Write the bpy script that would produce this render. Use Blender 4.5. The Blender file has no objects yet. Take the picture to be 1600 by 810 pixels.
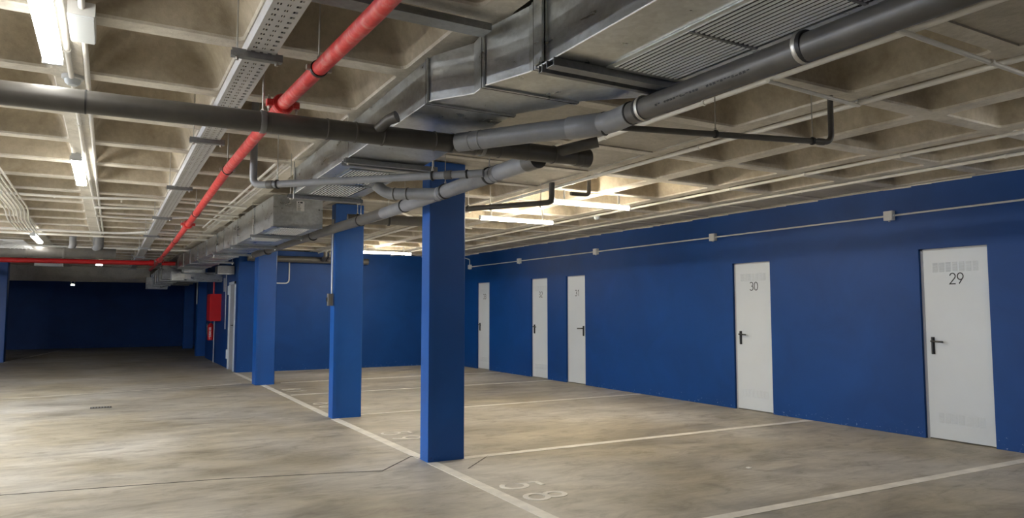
import bpy, bmesh, math, random
from mathutils import Vector, Matrix
random.seed(7)
S = bpy.context.scene
C = S.collection
PI = math.pi

# ---------------------------------------------------------------- camera, world, exposure
cam_d = bpy.data.cameras.new('camera')
cam = bpy.data.objects.new('camera', cam_d); C.objects.link(cam)
cam_d.sensor_fit = 'HORIZONTAL'; cam_d.sensor_width = 36.0
cam_d.lens = 36.0 * 1119.6 / 1600.0
cam_d.clip_start = 0.05; cam_d.clip_end = 200
YAW, PITCH = 0.512615, 0.072695
cam.location = (0, 0, 1.4)
cam.rotation_euler = (PI/2 + PITCH, 0, -YAW)
S.camera = cam
w = bpy.data.worlds.new('world'); S.world = w; w.use_nodes = True
w.node_tree.nodes['Background'].inputs[0].default_value = (0.75, 0.8, 0.9, 1)
w.node_tree.nodes['Background'].inputs[1].default_value = 0.02
S.view_settings.view_transform = 'Standard'; S.view_settings.look = 'None'
S.view_settings.gamma = 1; S.view_settings.use_curve_mapping = False
S.view_settings.exposure = 1.42
LAMP_WARM, LAMP_WHITE, LAMP_ADDED = 75.0, 10.0, 122.0          # emission of the tube diffusers
CW, CN, CD = (1.0, 0.88, 0.68), (1.0, 0.96, 0.88), (0.95, 0.98, 1.0)

# ---------------------------------------------------------------- materials
def mat(name): 
    m = bpy.data.materials.new(name); m.use_nodes = True
    return m, m.node_tree, m.node_tree.nodes['Principled BSDF']
def noise(nt, scale, detail=4, vec=None, rough=0.6, dist=0.0):
    n = nt.nodes.new('ShaderNodeTexNoise'); n.inputs['Scale'].default_value = scale
    n.inputs['Detail'].default_value = detail; n.inputs['Roughness'].default_value = rough
    n.inputs['Distortion'].default_value = dist
    if vec is not None: nt.links.new(vec, n.inputs['Vector'])
    return n.outputs['Fac']
def ramp(nt, fac, stops):
    r = nt.nodes.new('ShaderNodeValToRGB'); e = r.color_ramp.elements
    while len(e) < len(stops): e.new(0.5)
    for el, (p, c) in zip(e, stops):
        el.position = p; el.color = (*c, 1) if len(c) == 3 else c
    nt.links.new(fac, r.inputs['Fac']); return r.outputs['Color']
def mix(nt, fac, a, b, mode='MIX'):
    m = nt.nodes.new('ShaderNodeMix'); m.data_type = 'RGBA'; m.blend_type = mode
    for s, v in ((m.inputs['Factor'], fac), (m.inputs[6], a), (m.inputs[7], b)):
        if isinstance(v, (int, float)): s.default_value = v
        elif isinstance(v, tuple): s.default_value = (*v, 1)
        else: nt.links.new(v, s)
    return m.outputs[2]
def coords(nt, scale=(1, 1, 1), rot=(0, 0, 0)):
    t = nt.nodes.new('ShaderNodeNewGeometry'); mp = nt.nodes.new('ShaderNodeMapping')
    mp.inputs['Scale'].default_value = scale; mp.inputs['Rotation'].default_value = rot
    nt.links.new(t.outputs['Position'], mp.inputs['Vector']); return mp.outputs['Vector']
def bump(nt, bs, h, strength=0.3, dist=0.01):
    b = nt.nodes.new('ShaderNodeBump'); b.inputs['Strength'].default_value = strength
    b.inputs['Distance'].default_value = dist
    nt.links.new(h, b.inputs['Height']); nt.links.new(b.outputs['Normal'], bs.inputs['Normal'])
def plain(name, col, rough=0.5, metal=0.0, var=0.12, scale=9.0, bmp=0.0):
    m, nt, bs = mat(name); v = coords(nt)
    n = noise(nt, scale, 4, v)
    dark = tuple(c*(1-var) for c in col); lite = tuple(min(1, c*(1+var)) for c in col)
    nt.links.new(ramp(nt, n, [(0.3, dark), (0.7, lite)]), bs.inputs['Base Color'])
    bs.inputs['Roughness'].default_value = rough; bs.inputs['Metallic'].default_value = metal
    if bmp: bump(nt, bs, noise(nt, scale*6, 3, v), bmp, 0.004)
    return m
def emit(name, col, st):
    m, nt, bs = mat(name); bs.inputs['Base Color'].default_value = (*col, 1)
    bs.inputs['Emission Color'].default_value = (*col, 1); bs.inputs['Emission Strength'].default_value = st
    return m

def floor_material():
    m, nt, bs = mat('trowelled_concrete_floor')
    v = coords(nt)
    warp = coords(nt, (0.5, 1.15, 1), (0, 0, 0.15))
    a = noise(nt, 1.0, 9, warp, 0.66, 1.1)
    base = ramp(nt, a, [(0.28, (0.30, 0.28, 0.24)), (0.45, (0.46, 0.432, 0.378)), (0.6, (0.56, 0.53, 0.475)), (0.75, (0.68, 0.65, 0.59))])
    b = noise(nt, 0.55, 3, v, 0.5, 0.4)
    tint = ramp(nt, b, [(0.38, (0.80, 0.74, 0.60)), (0.62, (0.97, 0.97, 0.98))])
    base = mix(nt, 0.8, base, tint, 'MULTIPLY')
    # small tyre smears and dark patches
    sm = noise(nt, 2.4, 5, coords(nt, (0.5, 1.6, 1), (0, 0, -0.25)), 0.6, 1.6)
    sf = ramp(nt, sm, [(0.60, (0, 0, 0)), (0.76, (0.85, 0.85, 0.85))])
    base = mix(nt, sf, base, mix(nt, 0.55, base, (0.10, 0.09, 0.08)))
    # fine swirls of the power trowel
    sw = noise(nt, 9, 6, coords(nt, (0.25, 1.8, 1), (0, 0, 0.35)), 0.65, 1.2)
    base = mix(nt, 0.28, base, ramp(nt, sw, [(0.3, (0.55, 0.55, 0.55)), (0.7, (1.25, 1.25, 1.25))]), 'MULTIPLY')
    fi = noise(nt, 3.5, 10, coords(nt, (0.7, 1.2, 1), (0, 0, -0.3)), 0.72, 0.6)
    base = mix(nt, 0.75, base, ramp(nt, fi, [(0.34, (0.60, 0.58, 0.53)), (0.48, (0.95, 0.95, 0.94)), (0.68, (1.18, 1.18, 1.16))]), 'MULTIPLY')
    nt.links.new(base, bs.inputs['Base Color'])
    r = ramp(nt, a, [(0.3, (0.42,)*3), (0.7, (0.62,)*3)])
    nt.links.new(r, bs.inputs['Roughness'])
    bump(nt, bs, sw, 0.12, 0.004)
    return m
def concrete_material(name, lo, mid, hi, bstr=0.35):
    m, nt, bs = mat(name); v = coords(nt)
    a = noise(nt, 2.6, 6, v, 0.62, 0.5)
    base = ramp(nt, a, [(0.3, lo), (0.5, mid), (0.72, hi)])
    f = noise(nt, 24, 5, v, 0.7)
    base = mix(nt, 0.35, base, ramp(nt, f, [(0.3, (0.62,)*3), (0.65, (1.15,)*3)]), 'MULTIPLY')
    st = noise(nt, 1.3, 4, coords(nt, (1, 1, 0.3)), 0.6, 1.0)
    base = mix(nt, ramp(nt, st, [(0.58, (0, 0, 0)), (0.72, (0.5, 0.5, 0.5))]), base, tuple(c*0.6 for c in lo))
    nt.links.new(base, bs.inputs['Base Color']); bs.inputs['Roughness'].default_value = 0.9
    bump(nt, bs, f, bstr, 0.012)
    return m
def blue_material(name, wall):
    m, nt, bs = mat(name); v = coords(nt)
    a = noise(nt, 1.2, 5, v, 0.6, 0.6)
    base = ramp(nt, a, [(0.3, (0.0002, 0.039, 0.175)), (0.7, (0.0005, 0.050, 0.222))] if wall else [(0.3, (0.002, 0.068, 0.29)), (0.7, (0.003, 0.088, 0.37))])
    n2 = noise(nt, 30, 6, v, 0.75)
    gt = nt.nodes.new('ShaderNodeNewGeometry'); sp = nt.nodes.new('ShaderNodeSeparateXYZ')
    nt.links.new(gt.outputs['Position'], sp.inputs[0])
    low = nt.nodes.new('ShaderNodeMapRange'); low.inputs[1].default_value = 0.02; low.inputs[2].default_value = 0.35
    low.inputs[3].default_value = 0.0; low.inputs[4].default_value = 0.13
    nt.links.new(sp.outputs[2], low.inputs[0])
    ad = nt.nodes.new('ShaderNodeMath'); ad.operation = 'ADD'
    nt.links.new(low.outputs[0], ad.inputs[0]); ad.inputs[1].default_value = 0.625
    gr = nt.nodes.new('ShaderNodeMath'); gr.operation = 'GREATER_THAN'
    nt.links.new(n2, gr.inputs[0]); nt.links.new(ad.outputs[0], gr.inputs[1])   # chipped flecks, more of them low down
    base = mix(nt, gr.outputs[0], base, (0.35, 0.45, 0.6) if wall else (0.005, 0.02, 0.09))
    nt.links.new(base, bs.inputs['Base Color']); bs.inputs['Roughness'].default_value = 0.55 if wall else 0.42
    bs.inputs['Specular IOR Level'].default_value = 0.3 if wall else 0.5
    bump(nt, bs, noise(nt, 14, 4, v), 0.15, 0.006)
    return m
def galvanized_material(name, base=(0.50, 0.51, 0.50), rough=0.34):
    m, nt, bs = mat(name); v = coords(nt)
    vo = nt.nodes.new('ShaderNodeTexVoronoi'); vo.inputs['Scale'].default_value = 45
    nt.links.new(v, vo.inputs['Vector'])
    n = noise(nt, 3.2, 5, coords(nt, (1, 1, 3.0)), 0.65, 0.6)
    c1 = ramp(nt, n, [(0.3, tuple(c*0.72 for c in base)), (0.7, tuple(c*1.2 for c in base))])
    c2 = ramp(nt, vo.outputs['Color'], [(0, (0.85,)*3), (1, (1.1,)*3)])
    nt.links.new(mix(nt, 0.7, c1, c2, 'MULTIPLY'), bs.inputs['Base Color'])
    bs.inputs['Metallic'].default_value = 0.93
    nt.links.new(ramp(nt, n, [(0.3, (rough,)*3), (0.7, (rough+0.16,)*3)]), bs.inputs['Roughness'])
    bump(nt, bs, noise(nt, 2.2, 2, v), 0.25, 0.02)
    return m
def red_material():
    m, nt, bs = mat('dusty_red_paint')
    n = noise(nt, 11, 7, coords(nt), 0.72, 1.0)
    base = ramp(nt, n, [(0.3, (0.42, 0.010, 0.010)), (0.5, (0.60, 0.035, 0.032)), (0.66, (0.62, 0.20, 0.18)), (0.75, (0.66, 0.38, 0.34))])
    nt.links.new(base, bs.inputs['Base Color']); bs.inputs['Roughness'].default_value = 0.45
    return m

M = dict(
    floor=floor_material(),
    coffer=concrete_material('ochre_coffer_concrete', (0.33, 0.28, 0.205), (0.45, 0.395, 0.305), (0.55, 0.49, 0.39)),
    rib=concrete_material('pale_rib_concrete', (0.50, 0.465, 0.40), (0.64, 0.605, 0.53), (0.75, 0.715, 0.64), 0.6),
    solid=concrete_material('board_marked_concrete', (0.38, 0.35, 0.29), (0.47, 0.44, 0.375), (0.54, 0.51, 0.44), 0.5),
    wall=blue_material('blue_wall_paint', True),
    column=blue_material('blue_column_paint', False),
    zinc=galvanized_material('galvanised_sheet', (0.56, 0.59, 0.60), 0.24),
    zincd=galvanized_material('dull_zinc_profile', (0.30, 0.31, 0.32), 0.5),
    blade=plain('bright_louvre_aluminium', (0.92, 0.93, 0.93), 0.35, 0.0, 0.03),
    tray=plain('tray_zinc', (0.55, 0.56, 0.57), 0.45, 0.55, 0.08),
    pvc=plain('dark_grey_pvc', (0.086, 0.081, 0.074), 0.38, 0, 0.18, 7),
    pvcl=plain('light_grey_pvc', (0.22, 0.225, 0.235), 0.36, 0, 0.12, 7),
    red=red_material(),
    rednew=plain('glossy_red_paint', (0.55, 0.012, 0.015), 0.35, 0, 0.05),
    rubber=plain('black_rubber', (0.012, 0.012, 0.013), 0.5, 0, 0.1),
    steel=plain('threaded_steel', (0.5, 0.49, 0.46), 0.4, 0.8, 0.1, 40),
    white=plain('white_door_enamel', (0.58, 0.62, 0.645), 0.38, 0, 0.02, 2),
    frame=plain('pale_grey_frame', (0.38, 0.39, 0.41), 0.45, 0, 0.05),
    plastic=plain('ivory_conduit_plastic', (0.74, 0.72, 0.67), 0.45, 0, 0.06),
    box=plain('light_grey_box_plastic', (0.55, 0.56, 0.56), 0.5, 0, 0.04),
    black=plain('black_handle_plastic', (0.012, 0.012, 0.012), 0.35, 0, 0.1),
    ink=plain('black_number_print', (0.012, 0.012, 0.014), 0.6, 0, 0.05),
    slot=plain('shaded_vent_slot', (0.42, 0.43, 0.44), 0.6, 0, 0.05),
    duct_shade=plain('painted_duct_shade', (0.03, 0.03, 0.032), 0.8, 0, 0.1),
    paint=plain('worn_floor_paint', (0.80, 0.77, 0.70), 0.6, 0, 0.16, 5),
    joint=plain('dark_floor_joint', (0.12, 0.11, 0.10), 0.9, 0, 0.1),
    paper=plain('white_sticker', (0.72, 0.72, 0.70), 0.6, 0, 0.02),
    lamp=emit('warm_tube_light', CW, LAMP_WARM), lampw=emit('white_tube_light', CN, LAMP_WHITE), lampn=emit('added_neutral_tube', CN, 38.0), lampd=emit('added_cool_tube', CD, LAMP_ADDED),  # the neutral and cool ones serve only the unseen added lamps
)

# ---------------------------------------------------------------- mesh helpers
class MB:
    def __init__(s): s.v = []; s.f = []; s.m = []
    def quad(s, pts, mi=0):
        b = len(s.v); s.v += [tuple(p) for p in pts]; s.f.append(tuple(range(b, b+len(pts)))); s.m.append(mi); return s
    def box(s, a, b, mi=0):
        (x0, y0, z0), (x1, y1, z1) = a, b
        return s.hexa([(x0,y0,z0),(x1,y0,z0),(x1,y1,z0),(x0,y1,z0),(x0,y0,z1),(x1,y0,z1),(x1,y1,z1),(x0,y1,z1)], mi)
    def hexa(s, p, mi=0):
        b = len(s.v); s.v += [tuple(q) for q in p]
        for f in ((3,2,1,0),(4,5,6,7),(0,1,5,4),(1,2,6,5),(2,3,7,6),(3,0,4,7)):
            s.f.append(tuple(b+i for i in f)); s.m.append(mi)
        return s
    def tube(s, path, r, seg=12, cap=True, mi=0):
        P = [Vector(p) for p in path]; n = len(P); rings = []
        rs = r if isinstance(r, (list, tuple)) else [r]*n
        t = (P[1]-P[0]).normalized()
        up = Vector((0, 0, 1)) if abs(t.z) < 0.9 else Vector((1, 0, 0))
        u = t.cross(up).normalized()
        b = len(s.v)
        for i in range(n):
            d = (P[min(i+1, n-1)] - P[max(i-1, 0)])
            if d.length > 1e-9: t = d.normalized()
            u = (u - t*u.dot(t)).normalized(); vv = t.cross(u)
            for k in range(seg):
                a = 2*PI*k/seg
                s.v.append(tuple(P[i] + rs[i]*(math.cos(a)*u + math.sin(a)*vv)))
        for i in range(n-1):
            for k in range(seg):
                k2 = (k+1) % seg
                s.f.append((b+i*seg+k, b+i*seg+k2, b+(i+1)*seg+k2, b+(i+1)*seg+k)); s.m.append(mi)
        if cap:
            s.f.append(tuple(b+k for k in range(seg))[::-1]); s.m.append(mi)
            s.f.append(tuple(b+(n-1)*seg+k for k in range(seg))); s.m.append(mi)
        return s
    def build(s, name, mats, parent=None, smooth=False):
        me = bpy.data.meshes.new(name); me.from_pydata(s.v, [], s.f)
        for m in (mats if isinstance(mats, (list, tuple)) else [mats]): me.materials.append(m)
        me.polygons.foreach_set('material_index', s.m)
        bm = bmesh.new(); bm.from_mesh(me); bmesh.ops.recalc_face_normals(bm, faces=bm.faces)
        bm.to_mesh(me); bm.free()
        if smooth:
            me.polygons.foreach_set('use_smooth', [True]*len(me.polygons))
            me.set_sharp_from_angle(angle=math.radians(40))
        o = bpy.data.objects.new(name, me); C.objects.link(o)
        if parent: attach(o, parent)
        return o
def wpos(o):
    p = Vector(o.location)
    while o.parent: o = o.parent; p = p + Vector(o.location)
    return p
def attach(o, parent):
    o.parent = parent
    o.location = Vector(o.location) - wpos(parent)
def tag(o, label=None, cat=None, group=None, kind=None):
    for k, v in (('label', label), ('category', cat), ('group', group), ('kind', kind)):
        if v: o[k] = v
    return o
def thing(name, loc, label, cat, group=None, kind=None):
    o = bpy.data.objects.new(name, None); C.objects.link(o); o.location = loc
    return tag(o, label, cat, group, kind)
def bend(pts, rad, n=6):
    P = [Vector(p) for p in pts]; out = [P[0]]
    for i in range(1, len(P)-1):
        a, b, c = P[i-1], P[i], P[i+1]
        d1, d2 = (a-b), (c-b); r = min(rad, d1.length*0.49, d2.length*0.49)
        p1, p2 = b+d1.normalized()*r, b+d2.normalized()*r
        for k in range(n+1):
            t = k/n; out.append(p1*(1-t)**2 + b*2*t*(1-t) + p2*t*t)
    out.append(P[-1]); return out
def ring(c, d, r, width, parent, name='pipe_clamp', m=None, seg=16):
    c, d = Vector(c), Vector(d).normalized()
    mb = MB(); mb.tube([c-d*width/2, c-d*width*0.3, c+d*width*0.3, c+d*width/2], [r*0.97, r, r, r*0.97], seg)
    return mb.build(name, m or M['rubber'], parent, True)
def rod(x, y, z0, z1, parent, r=0.004, name='hanger_rod', m=None):
    mb = MB(); mb.tube([(x, y, z0), (x, y, z1)], r, 8); mb.tube([(x, y, z0), (x, y, z0+0.018)], r*2.2, 6)
    return mb.build(name, m or M['steel'], parent, True)
def pipe(name, path, r, m, parent, seg=20): return MB().tube(path, r, seg).build(name, m, parent, True)

# digits as polylines in a box 0.6 wide and 1 high
def arc(cx, cy, rx, ry, a0, a1, n=12):
    return [(cx+rx*math.cos(math.radians(a0+(a1-a0)*k/n)), cy+ry*math.sin(math.radians(a0+(a1-a0)*k/n))) for k in range(n+1)]
DIG = {
    '0': [arc(.3, .5, .27, .5, 90, 450, 24)],
    '1': [[(.14, .82), (.34, 1.0), (.34, 0)]],
    '2': [arc(.3, .72, .25, .28, 170, -20) + [(.47, .52), (.03, 0), (.57, 0)]],
    '3': [arc(.28, .75, .23, .25, 150, -90) , arc(.28, .26, .27, .26, 90, -150)],
    '5': [[(.52, 1.0), (.17, 1.0), (.10, .56)] + arc(.27, .32, .28, .32, 125, -145)],
    '6': [arc(.3, .31, .26, .31, 90, 450, 20), [(.42, 1.0), (.08, .45)]],
    '8': [arc(.3, .75, .22, .25, 90, 450, 18), arc(.3, .26, .28, .26, 90, 450, 18)],
    '9': [arc(.3, .69, .26, .31, 90, 450, 20), [(.18, 0), (.53, .56)]],
}
def stroke(mb, pts, hw, tf):
    n = len(pts); closed = math.dist(pts[0], pts[-1]) < 1e-6
    L, R = [], []
    for i in range(n):
        a = pts[i-1] if i > 0 else (pts[-2] if closed else pts[0])
        c = pts[i+1] if i < n-1 else (pts[1] if closed else pts[-1])
        b = pts[i]
        def nrm(p, q):
            d = (q[0]-p[0], q[1]-p[1]); l = math.hypot(*d) or 1; return (-d[1]/l, d[0]/l)
        if i == 0 and not closed: nn = nrm(b, c); k = 1
        elif i == n-1 and not closed: nn = nrm(a, b); k = 1
        else:
            n1, n2 = nrm(a, b), nrm(b, c); s = (n1[0]+n2[0], n1[1]+n2[1]); l = math.hypot(*s) or 1
            nn = (s[0]/l, s[1]/l); k = 1/max(0.45, nn[0]*n1[0]+nn[1]*n1[1])
        L.append((b[0]+nn[0]*hw*k, b[1]+nn[1]*hw*k)); R.append((b[0]-nn[0]*hw*k, b[1]-nn[1]*hw*k))
    for i in range(n-1):
        top = [tf(*L[i], 1), tf(*L[i+1], 1), tf(*R[i+1], 1), tf(*R[i], 1)]
        bot = [tf(*L[i], 0), tf(*L[i+1], 0), tf(*R[i+1], 0), tf(*R[i], 0)]
        mb.hexa(bot + top)
def digits(text, hw, adv, tf, squash=1.0):
    mb = MB()
    for i, ch in enumerate(text):
        for q, pl in enumerate(DIG[ch]): stroke(mb, [(i*adv + p[0]*squash, p[1]) for p in pl], hw, lambda u, v, e, q=q: tf(u, v, e*(1+.25*q)))
    return mb

# ---------------------------------------------------------------- setting
XW, ZC, YB = 7.937, 2.83, 17.45      # right wall face, underside of the ribs, rear wall of the bays
XL, YF, YN = -9.0, 31.8, -7.0        # left, far and near limits of the hall

fl = MB().quad([(XL, YN, 0), (XW+0.3, YN, 0), (XW+0.3, YF+.2, 0), (XL, YF+.2, 0)])
fl.quad([(XL, YN, -.2), (XL, YF+.2, -.2), (XW+0.3, YF+.2, -.2), (XW+0.3, YN, -.2)])
floor = fl.build('floor', M['floor']); tag(floor, 'grey brown trowelled concrete garage floor with stains', 'floor', kind='structure')

RX = [XW - 0.91*k for k in range(19, -1, -1)]      # ribs running away from the camera
RY = [float(k) for k in range(-7, 33)]             # ribs running across
RY[-1] = YF+.2
def solid_cell(xc, yc):
    if 1.5 < xc < 4.35 and (4 < yc < 7 or 9 < yc < 10 or 13 < yc < 15): return True
    if 1.5 < xc < 5.3 and yc < 2: return True
    if xc > 7.0 and yc > 5: return True
    return False
def ceiling():
    mb = MB(); Z1 = ZC+0.30
    for i in range(len(RX)-1):
        for j in range(len(RY)-1):
            x0, x1, y0, y1 = RX[i], RX[i+1], RY[j], RY[j+1]
            if solid_cell((x0+x1)/2, (y0+y1)/2):
                # board-marked slab between ribs, set a touch above them
                a = 0.05; q = [(x0, y0), (x1, y0), (x1, y1), (x0, y1)]
                p = [(x0+a, y0+a), (x1-a, y0+a), (x1-a, y1-a), (x0+a, y1-a)]
                for k in range(4):
                    k2 = (k+1) % 4
                    mb.quad([(*q[k], ZC), (*q[k2], ZC), (*p[k2], ZC), (*p[k], ZC)], 1)
                    mb.quad([(*p[k], ZC), (*p[k2], ZC), (*p[k2], ZC+.012), (*p[k], ZC+.012)], 2)
                mb.quad([(*t, ZC+.012) for t in p], 2); continue
            def rr(ix0, ix1, iy, rad, z):
                xa, xb, ya, yb = x0+ix0, x1-ix1, y0+iy, y1-iy; out = []
                for (cx, cy, a0) in ((xa+rad, ya+rad, 180), (xb-rad, ya+rad, 270), (xb-rad, yb-rad, 0), (xa+rad, yb-rad, 90)):
                    for k in range(5):
                        a = math.radians(a0 + 90*k/4); out.append((cx+rad*math.cos(a), cy+rad*math.sin(a), z))
                return out
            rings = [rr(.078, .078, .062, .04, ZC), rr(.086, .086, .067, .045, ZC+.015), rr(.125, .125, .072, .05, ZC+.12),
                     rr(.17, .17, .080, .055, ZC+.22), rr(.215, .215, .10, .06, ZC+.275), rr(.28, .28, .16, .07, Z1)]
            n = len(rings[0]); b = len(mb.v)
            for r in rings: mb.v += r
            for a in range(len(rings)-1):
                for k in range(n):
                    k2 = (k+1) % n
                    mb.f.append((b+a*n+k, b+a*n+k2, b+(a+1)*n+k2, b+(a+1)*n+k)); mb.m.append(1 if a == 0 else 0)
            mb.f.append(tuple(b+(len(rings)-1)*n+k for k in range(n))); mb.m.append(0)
            cor = len(mb.v); mb.v += [(x0, y0, ZC), (x1, y0, ZC), (x1, y1, ZC), (x0, y1, ZC)]
            for k in range(4):       # rib undersides: fan to the rounded corner, strip along the side
                for q in range(4): mb.f.append((cor+k, b+k*5+q, b+k*5+q+1)); mb.m.append(1)
                k2 = (k+1) % 4
                mb.f.append((cor+k, b+k*5+4, b+(k2*5) % n, cor+k2)); mb.m.append(1)
    mb.quad([(XL-.6, YN-.2, Z1+.2), (XW+.3, YN-.2, Z1+.2), (XW+.3, YF+.4, Z1+.2), (XL-.6, YF+.4, Z1+.2)], 1)
    me = bpy.data.meshes.new('ceiling'); me.from_pydata(mb.v, [], mb.f)
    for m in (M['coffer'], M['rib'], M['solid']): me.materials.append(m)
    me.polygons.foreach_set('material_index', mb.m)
    bm = bmesh.new(); bm.from_mesh(me); bmesh.ops.remove_doubles(bm, verts=bm.verts, dist=0.0005)
    for f in bm.faces:
        if f.normal.z > 0.0 and f.calc_center_median().z < Z1+.1: f.normal_flip()
        f.smooth = f.material_index == 0
    bm.to_mesh(me); bm.free()
    o = bpy.data.objects.new('ceiling', me); C.objects.link(o)
    return tag(o, 'waffle slab ceiling of beige concrete with deep coffers between pale ribs', 'ceiling', kind='structure')
ceil = ceiling()

def wall(name, boxes, label, m='wall'):
    mb = MB()
    for a, b in boxes: mb.box(a, b)
    return tag(mb.build(name, M[m]), label, 'wall', kind='structure')
DOORS = [  # near jamb Y, far jamb Y, number, handle side (+1 far side, -1 near side)
    (4.043, 4.769, '29', 1), (6.856, 7.535, '30', 1), (11.26, 11.908, '31', -1), (12.609, 13.27, '32', 1), (15.206, 15.851, '33', 1)]
DH = 2.093
bx = []; y = YN
for a, b, _, _ in DOORS:
    bx.append(((XW, y, 0), (XW+.2, a, ZC))); bx.append(((XW, a, DH), (XW+.2, b, ZC))); y = b
bx.append(((XW, y, 0), (XW+.2, YB+.2, ZC)))
wall('wall_right', bx, 'long bright blue painted wall with five white doors')
wall('wall_back', [((2.6, YB, 0), (XW, YB+.2, ZC))], 'blue wall closing the parking bays behind the columns')
wall('wall_corridor', [((2.6, YB+.2, 0), (2.8, 17.80, ZC)), ((2.6, 17.80, 2.10), (2.8, 18.72, ZC)), ((2.6, 18.72, 0), (2.8, 23.3, ZC))],
     'blue wall with grey door and red hose cabinet')
wall('wall_recess', [((2.6, 23.3, 0), (XW+.2, 23.5, ZC))], 'blue return wall beyond the hose cabinet')
wall('wall_far', [((XL, YF, 0), (XW+.2, YF+.2, ZC))], 'dark navy wall at the far end of the hall')
wall('wall_far_right', [((XW, 23.5, 0), (XW+.2, YF, ZC))], 'blue side wall beyond the recess')
wall('wall_left', [((XL-.2, YN, 0), (XL, YF+.2, ZC))], 'blue wall on the left outside the view')
wall('wall_near', [((XL, YN-.2, 0), (XW+.2, YN, ZC))], 'blue wall behind the camera')

def door(idx, y0, y1, num, side):
    d = thing('door_%d' % idx, (XW, (y0+y1)/2, 0), {'29': 'nearest white metal door, number 29', '30': 'white metal door numbered 30, between 29 and 31',
        '31': 'white metal door numbered 31 with handle on its right', '32': 'white metal door numbered 32 beside door 31',
        '33': 'farthest white metal door, number 33, nearest the corner'}[num], 'door', kind='structure')
    f = MB(); t = 0.03; xf = XW+.035; xb = XW+.12
    f.box((xf, y0, 0), (xb, y0+t*.35, DH)); f.box((xf, y1-t, 0), (xb, y1, DH)); f.box((xf, y0, DH-t*.6), (xb, y1, DH))
    f.build('door_frame', M['frame'], d)
    lf = MB(); xl = XW+.028; ly0, ly1, lz0, lz1 = y0+.012, y1-t-.006, .014, DH-.02
    lf.box((xl, ly0, lz0), (xl+.05, ly1, lz1)); 
    leaf = lf.build('door_leaf', M['white'], d)
    W = ly1-ly0
    hy = ly1-.075 if side > 0 else ly0+.075; s = -side
    h = MB(); h.tube([(xl-.008, hy, .93), (xl-.008, hy, 1.11)], .017, 10)
    h.box((xl-.010, hy-.017, .925), (xl+.001, hy+.017, 1.115))
    h.tube(bend([(xl, hy, 1.07), (xl-.055, hy, 1.07), (xl-.058, hy+s*.135, 1.065)], .02), .010, 8)
    h.build('door_handle', M['black'], leaf, True)
    vs = MB()
    cw = W*0.105
    for zz, n in ((1.83, 9), (.19, 9)):
        for c in range(7):
            ya = ly0+W*.14 + c*W*.105
            for k in range(n):
                z = zz+k*.0118
                vs.hexa([(xl-.0045, ya, z), (xl-.0045, ya+cw*.74, z), (xl+.001, ya+cw*.74, z), (xl+.001, ya, z),
                         (xl-.0005, ya, z+.006), (xl-.0005, ya+cw*.74, z+.006), (xl+.001, ya+cw*.74, z+.006), (xl+.001, ya, z+.006)])
    if num != '31': tag(vs.build('vent_slots', M['white'], leaf), kind='stuff')
    H = .115; yc = (ly0+ly1)/2 + .06
    digits(num, .05, .70, lambda u, v, e: (xl-.0005-.0012*e, yc-.0-u*H+.0, 1.695+v*H)).build('door_number', M['ink'], leaf)
    return d
for i, a in enumerate(DOORS): door(i+1, *a)
# grey door of the corridor wall
d = thing('door_6', (2.6, 18.26, 0), 'grey metal door in the corridor wall beside the farthest bay column', 'door', kind='structure')
f = MB(); f.box((2.57, 17.80, 0), (2.72, 17.86, 2.10)); f.box((2.57, 18.66, 0), (2.72, 18.72, 2.10)); f.box((2.57, 17.8, 2.04), (2.72, 18.72, 2.10))
f.build('door_frame', M['white'], d)
leaf = MB().box((2.60, 17.86, .01), (2.65, 18.66, 2.04)).build('door_leaf', M['frame'], d)
h = MB(); h.box((2.592, 17.93, .93), (2.601, 17.97, 1.12)); h.tube([(2.6, 17.95, 1.07), (2.55, 17.95, 1.07), (2.545, 18.08, 1.07)], .011, 8)
h.build('door_handle', M['black'], leaf, True)
for z in (.25, 1.80):
    MB().tube([(2.562, 18.70, z), (2.562, 18.70, z+.22)], .024, 8).build('door_hinge', M['white'], leaf, True)

# floor paint, numbers and joints are parts of the floor
def fpart(name, mb, m, label=None):
    o = mb.build(name, M[m], floor); tag(o, label); return o
def strip(x0, y0, x1, y1, wd, n=1):
    mb = MB(); d = Vector((x1-x0, y1-y0, 0)); nrm = Vector((-d.y, d.x, 0)).normalized()*wd/2
    a, b = Vector((x0, y0, 0)), Vector((x1, y1, 0))
    lo, hi = Vector((0, 0, .0005)), Vector((0, 0, .003))
    mb.hexa([a-nrm+lo, b-nrm+lo, b+nrm+lo, a+nrm+lo, a-nrm+hi, b-nrm+hi, b+nrm+hi, a+nrm+hi]); return mb
LX = 2.665
fpart('painted_line', strip(LX, -4, LX-.0, 6.25, .10), 'paint', 'long white line in front of the nearest column')
fpart('painted_line', strip(LX, 6.47, LX-.04, 9.37, .10), 'paint', 'white line between first and second columns')
fpart('painted_line', strip(LX-.04, 9.61, 2.62, 14.28, .10), 'paint', 'white line between second and third columns')
fpart('painted_line', strip(2.6, 14.70, 2.57, 17.42, .09), 'paint', 'white line behind the third column')
for ya, yb, lb in ((3.655, 3.60, 'white bay line at the lower right'), (6.29, 6.25, 'white bay line right of the nearest column'),
                   (9.57, 9.62, 'white bay line right of the second column'), (12.35, 12.38, 'faint white bay line before the far doors'),
                   (14.55, 14.60, 'white bay line right of the third column')):
    x0 = 3.0 if yb in (6.25, 9.62, 14.60) else LX+.05
    fpart('painted_line', strip(x0, ya, 7.9, yb, .10 if yb < 7 else .085), 'paint', lb)
fpart('painted_line', strip(-7, 13.0, 2.3, 14.75, .012), 'paint', 'thin pale chalk line across the driveway')
fpart('painted_line', strip(-2.42, 24.0, -1.4, 30.5, .08), 'paint', 'white line beside the left column')
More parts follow.
